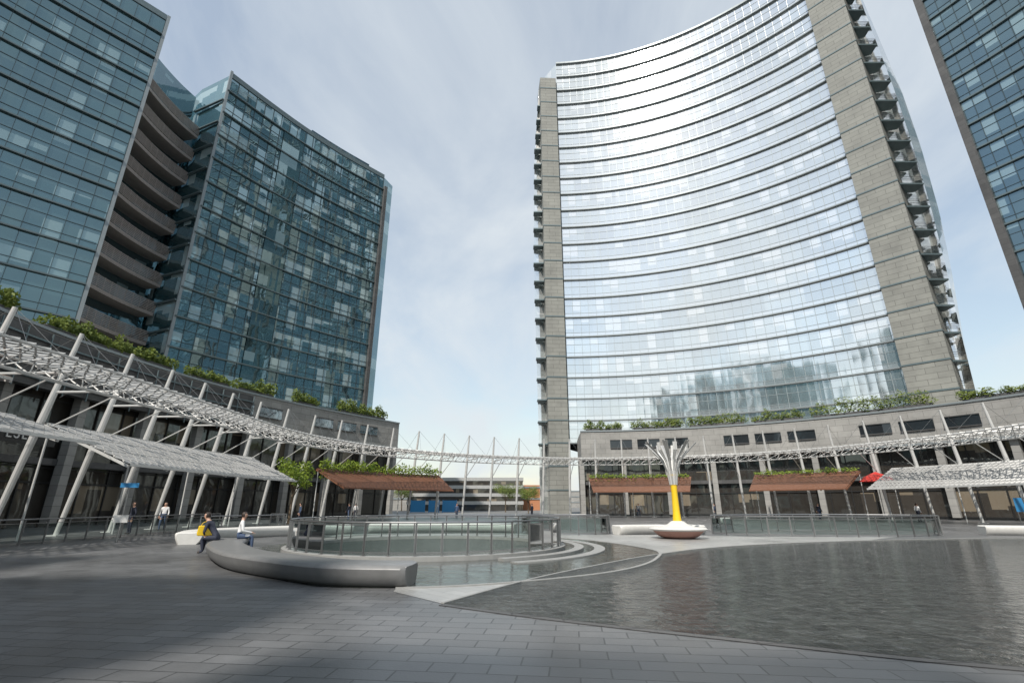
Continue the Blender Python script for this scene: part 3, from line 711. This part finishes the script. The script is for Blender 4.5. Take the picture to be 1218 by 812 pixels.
e=top("hoarding","blue hoarding panels beside the low building","hoarding",loc=(-22,110,0))
for k,(x,w) in enumerate(((-20.5,3),(-17,2.2),(-13.6,3))):
    mb=MB(); mb.box((x,112,1.3),w,.15,2.4); mb.box((x-w/2,112,1.3),.15,.2,2.6); mb.box((x+w/2,112,1.3),.15,.2,2.6); mkobj("panel",mb,M_blue,e)
e=top("red_parasol","red fabric parasol beside the timber awning","parasol",loc=(38.2,53,0))
mb=MB(); mb.lathe([(1.6,3.9),(1.1,4.4),(.0,4.9)],8,(38.2,53,0)); mkobj("canopy_fabric",mb,M_red,e)
mb=MB(); mb.strut((38.2,53,.004),(38.2,53,4.8),.04,8); mkobj("pole",mb,M_steel,e)
e=top("info_panel","small blue freestanding information panel under the arcade","sign",loc=(46,46.4,0))
mb=MB(); mb.box((46,46.4,1.6),.9,.1,1.2,rot=-.7); mkobj("panel",mb,M_blue,e)
for dx,dy in ((-.3,.25),(.3,-.25)):
    mb=MB(); mb.box((46+dx,46.4+dy,.5),.07,.07,.99); mkobj("leg",mb,M_steel,e)
# ------------------------------------------------------------------ people
def person_mesh(pose,mtop,mleg,name="person"):
    J={}; E=[]
    def j(n,p,r,par=None):
        J[n]=(Vector(p),r); 
        if par: E.append((par,n))
    S=pose=="sit"; ln=pose=="lean"
    pz=.54 if (S or ln) else .95
    f=.34 if ln else (.05 if S else 0)
    j("pel",(0,0,pz),.13); j("sp",(0,f*.4,pz+.2),.125,"pel"); j("ch",(0,f*.85,pz+.4),.14,"sp"); j("nk",(0,f*1.1,pz+.54),.06,"ch")
    j("hb",(0,f*1.2+.01,pz+.61),.07,"nk"); j("hd",(0,f*1.25+.03,pz+.70),.095,"hb"); j("ht",(0,f*1.25+.02,pz+.79),.07,"hd"); j("nose",(0,f*1.25+.125,pz+.685),.018,"hd")
    for s,c in ((-1,"l"),(1,"r")):
        j("ear"+c,(s*.095,f*1.25+.02,pz+.69),.018,"hd")
        j("hip"+c,(s*.1,0,pz-.03),.1,"pel")
        if S or ln:
            j("kn"+c,(s*.13,.43,pz-.03),.068,"hip"+c); j("an"+c,(s*.13,.40+.06*s,.09),.042,"kn"+c); j("to"+c,(s*.14,.56+.06*s,.05),.036,"an"+c)
            el=(s*.25,f*.85+.05,pz+.16); wr=(s*.16,.36,pz+.1)
        else:
            st=.16*s if pose=="walk" else 0
            j("kn"+c,(s*.11,.03+st*.7,.5),.07,"hip"+c); j("an"+c,(s*.11,-.02+st,.09),.045,"kn"+c); j("to"+c,(s*.12,.14+st,.045),.036,"an"+c)
            el=(s*.25,-.03-st*.3,1.14); wr=(s*.25,.08-st*.6,.92)
        j("sh"+c,(s*.18,f*.9,pz+.45),.065,"ch"); j("el"+c,el,.046,"sh"+c); j("wr"+c,wr,.032,"el"+c)
        d=(Vector(wr)-Vector(el)).normalized(); h=Vector(wr)+d*.06; j("ha"+c,h,.034,"wr"+c)
        side=Vector((0,1,0)).cross(d).normalized() if abs(d.y)<.9 else Vector((1,0,0))
        for k in range(4):
            o=side*(k-1.5)*.02; L=.07-.01*abs(k-1.3)
            j("f%s%d"%(c,k),h+d*.04+o,.009,"ha"+c); j("g%s%d"%(c,k),h+d*(.04+L)+o+Vector((0,.01,-.015)),.007,"f%s%d"%(c,k))
        j("th"+c,h-side*.045+d*.02,.01,"ha"+c)
    names=list(J); idx={n:i for i,n in enumerate(names)}
    me=bpy.data.meshes.new(name+"_skel"); me.from_pydata([J[n][0] for n in names],[(idx[a],idx[b]) for a,b in E],[])
    o=bpy.data.objects.new("tmp",me); col.objects.link(o)
    sk=o.modifiers.new("s",'SKIN'); sb=o.modifiers.new("u",'SUBSURF'); sb.levels=2; sb.render_levels=2
    for i,n in enumerate(names):
        me.skin_vertices[0].data[i].radius=(J[n][1],J[n][1]*(.82 if n in("ch","sp","pel") else 1)); me.skin_vertices[0].data[i].use_root=(n=="pel")
    dg=bpy.context.evaluated_depsgraph_get(); out=bpy.data.meshes.new_from_object(o.evaluated_get(dg)); bpy.data.objects.remove(o)
    out.name=name; out.materials.clear()
    for m in (M_skin,mtop,mleg,M_shoe): out.materials.append(m)
    cls=[]
    for n in names:
        if n[0] in "fg" or n[:2] in("ha","th","ea") or n in("hb","hd","ht","nose","nk"): cls.append(0)
        elif n[:3] in("hip",) or n[:2] in("kn",) or n=="pel": cls.append(2)
        elif n[:2]=="an": cls.append(2)
        elif n[:2]=="to": cls.append(3)
        else: cls.append(1)
    for p in out.polygons:
        p.use_smooth=True
        b=min(range(len(names)),key=lambda i:(J[names[i]][0]-p.center).length-J[names[i]][1]*.6)
        p.material_index=cls[b]
    hp=J["hd"][0]
    return out,hp
def person(pose,mtop,mleg,loc,rz,label,hair=M_hair,cache={},group=None,scale=1):
    key=(pose,mtop.name,mleg.name)
    if key not in cache: cache[key]=person_mesh(pose,mtop,mleg)
    me,hp=cache[key]
    o=bpy.data.objects.new("person",me); col.objects.link(o); o.location=loc; o.rotation_euler=(0,0,rz); o.scale=(scale,)*3
    tag(o,label,"person",group)
    mb=MB(); n=14
    pr=[(.0,.115),(.05,.11),(.088,.075),(.105,.02),(.1,-.04),(.075,-.08)]
    for (r0,z0),(r1,z1) in zip(pr,pr[1:]):
        for k in range(n):
            a=2*math.pi*k/n;b=2*math.pi*(k+1)/n
            am=(a+b)/2
            if z1<.03 and math.sin(am)>.15: continue
            q=[(r0*math.cos(a),r0*math.sin(a),z0),(r1*math.cos(a),r1*math.sin(a),z1),(r1*math.cos(b),r1*math.sin(b),z1),(r0*math.cos(b),r0*math.sin(b),z0)]
            if r0==0: q=q[:3]
            mb.face([(x+hp.x,y*1.05+hp.y-.015,z+hp.z+.005) for x,y,z in q])
    h=mkobj("hair",mb,hair,smooth=True); h.parent=o
    return o
person("lean",M_navy,M_navy,(-10.3,18.3,0.0),R(95),"person in dark clothes sitting bent forward with yellow bag")
person("sit",M_wh_cl,M_denim,(-9.95,19.1,0.0),R(-60),"person in a white top sitting on the curved bench")
e=top("shoulder_bag","bright yellow bag held on a seated person's lap","bag",loc=(-10.68,18.2,.585))
mb=MB(); P=[(-.22,0),(.22,0),(.25,.05),(.22,.33),(-.22,.33),(-.25,.05)]
A=[(x,-.09,z) for x,z in P];B=[(x*1.0,.09,z) for x,z in P]
mb.face(A); mb.face(B[::-1])
for k in range(6): mb.face([A[k],A[(k+1)%6],B[(k+1)%6],B[k]])
o=mkobj("bag_body",mb,M_yel,e,world=False,weld=True); bv=o.modifiers.new("b",'BEVEL'); bv.width=.03; bv.segments=3
mb=MB(); 
pt=[(.15*math.cos(t),0,.32+.14*math.sin(t)) for t in [math.pi*i/8 for i in range(9)]]
for a,b in zip(pt,pt[1:]): mb.strut(a,b,.012,5)
mkobj("handle",mb,M_yel,e,world=False); e.rotation_euler=(0,0,.6)
tops=[M_navy,M_wh_cl,M_denim,M_red]
for i,(a,r,pz) in enumerate([(-100,32,"stand"),(-93,33,"walk"),(-70,31,"stand"),(-52,36,"walk"),(-50,36.6,"stand"),(-30,34,"walk"),(-12,35,"stand"),(12,36,"walk"),(28,34,"stand"),(47,35,"walk"),(64,33,"stand")]):
    p=rp3(r,a,.004); mt=tops[i%3]
    person(pz,mt,M_denim if i%2 else M_navy,p,random.uniform(0,6),{M_navy:"person in a dark jacket walking in the arcade",M_wh_cl:"person in a white top strolling in the arcade",M_denim:"person in a blue shirt by the shops"}[mt],group="people around the plaza")
# ------------------------------------------------------------------ world, sun, camera
SD=Vector((-.385*math.cos(R(47)),-.923*math.cos(R(47)),math.sin(R(47))))
w=bpy.data.worlds.new("World"); sc.world=w; w.use_nodes=True; nt=w.node_tree; L=nt.links
bg=nt.nodes["Background"]; bg.inputs["Strength"].default_value=.15
sky=N(nt,"ShaderNodeTexSky"); sky.sky_type='NISHITA'; sky.sun_disc=False; sky.sun_elevation=R(47); sky.sun_rotation=math.atan2(SD.x,SD.y)
sky.air_density=1.5; sky.dust_density=.6; sky.ozone_density=1.5
tc=N(nt,"ShaderNodeTexCoord"); sp=N(nt,"ShaderNodeSeparateXYZ"); L.new(tc.outputs["Generated"],sp.inputs[0])
ad=N(nt,"ShaderNodeMath",operation='ADD'); ad.inputs[1].default_value=.3; 
mxz=N(nt,"ShaderNodeMath",operation='MAXIMUM'); mxz.inputs[1].default_value=0; L.new(sp.outputs[2],mxz.inputs[0]); L.new(mxz.outputs[0],ad.inputs[0])
dv=N(nt,"ShaderNodeVectorMath",operation='DIVIDE'); L.new(tc.outputs["Generated"],dv.inputs[0]); 
cb=N(nt,"ShaderNodeCombineXYZ"); [L.new(ad.outputs[0],cb.inputs[i]) for i in range(3)]; L.new(cb.outputs[0],dv.inputs[1])
mp=N(nt,"ShaderNodeMapping"); mp.inputs["Rotation"].default_value=(0,0,.9); mp.inputs["Scale"].default_value=(1.3,.8,.01); mp.inputs["Location"].default_value=(5.1,2.3,0); L.new(dv.outputs[0],mp.inputs[0])
nz=N(nt,"ShaderNodeTexNoise"); nz.inputs["Scale"].default_value=1.6; nz.inputs["Detail"].default_value=9; nz.inputs["Roughness"].default_value=.56; nz.inputs["Distortion"].default_value=.5; L.new(mp.outputs[0],nz.inputs["Vector"])
mr=N(nt,"ShaderNodeMapRange"); mr.inputs[1].default_value=.34; mr.inputs[2].default_value=.66; mr.inputs[3].default_value=.38; mr.inputs[4].default_value=.92; L.new(nz.outputs["Fac"],mr.inputs[0])
mx=N(nt,"ShaderNodeMix",data_type='RGBA'); mx.inputs[7].default_value=(5.1,5.5,5.8,1); L.new(mr.outputs[0],mx.inputs[0]); L.new(sky.outputs[0],mx.inputs[6]); L.new(mx.outputs[2],bg.inputs[0])
sl=bpy.data.lights.new("sun",'SUN'); sl.energy=4.8; sl.angle=R(.8); sl.color=(1,.94,.86)
so=bpy.data.objects.new("sun",sl); col.objects.link(so); so.rotation_euler=SD.to_track_quat('Z','Y').to_euler(); so.location=(0,0,120)
cam=bpy.data.cameras.new("camera"); cam.lens=17.14; cam.sensor_width=36; cam.clip_end=6000; cam.clip_start=.05
co=bpy.data.objects.new("camera",cam); col.objects.link(co); co.location=(0,0,1.6); co.rotation_euler=(R(90+18.5),0,0); sc.camera=co
sc.view_settings.view_transform='Standard'; sc.view_settings.look='None'; sc.view_settings.exposure=0
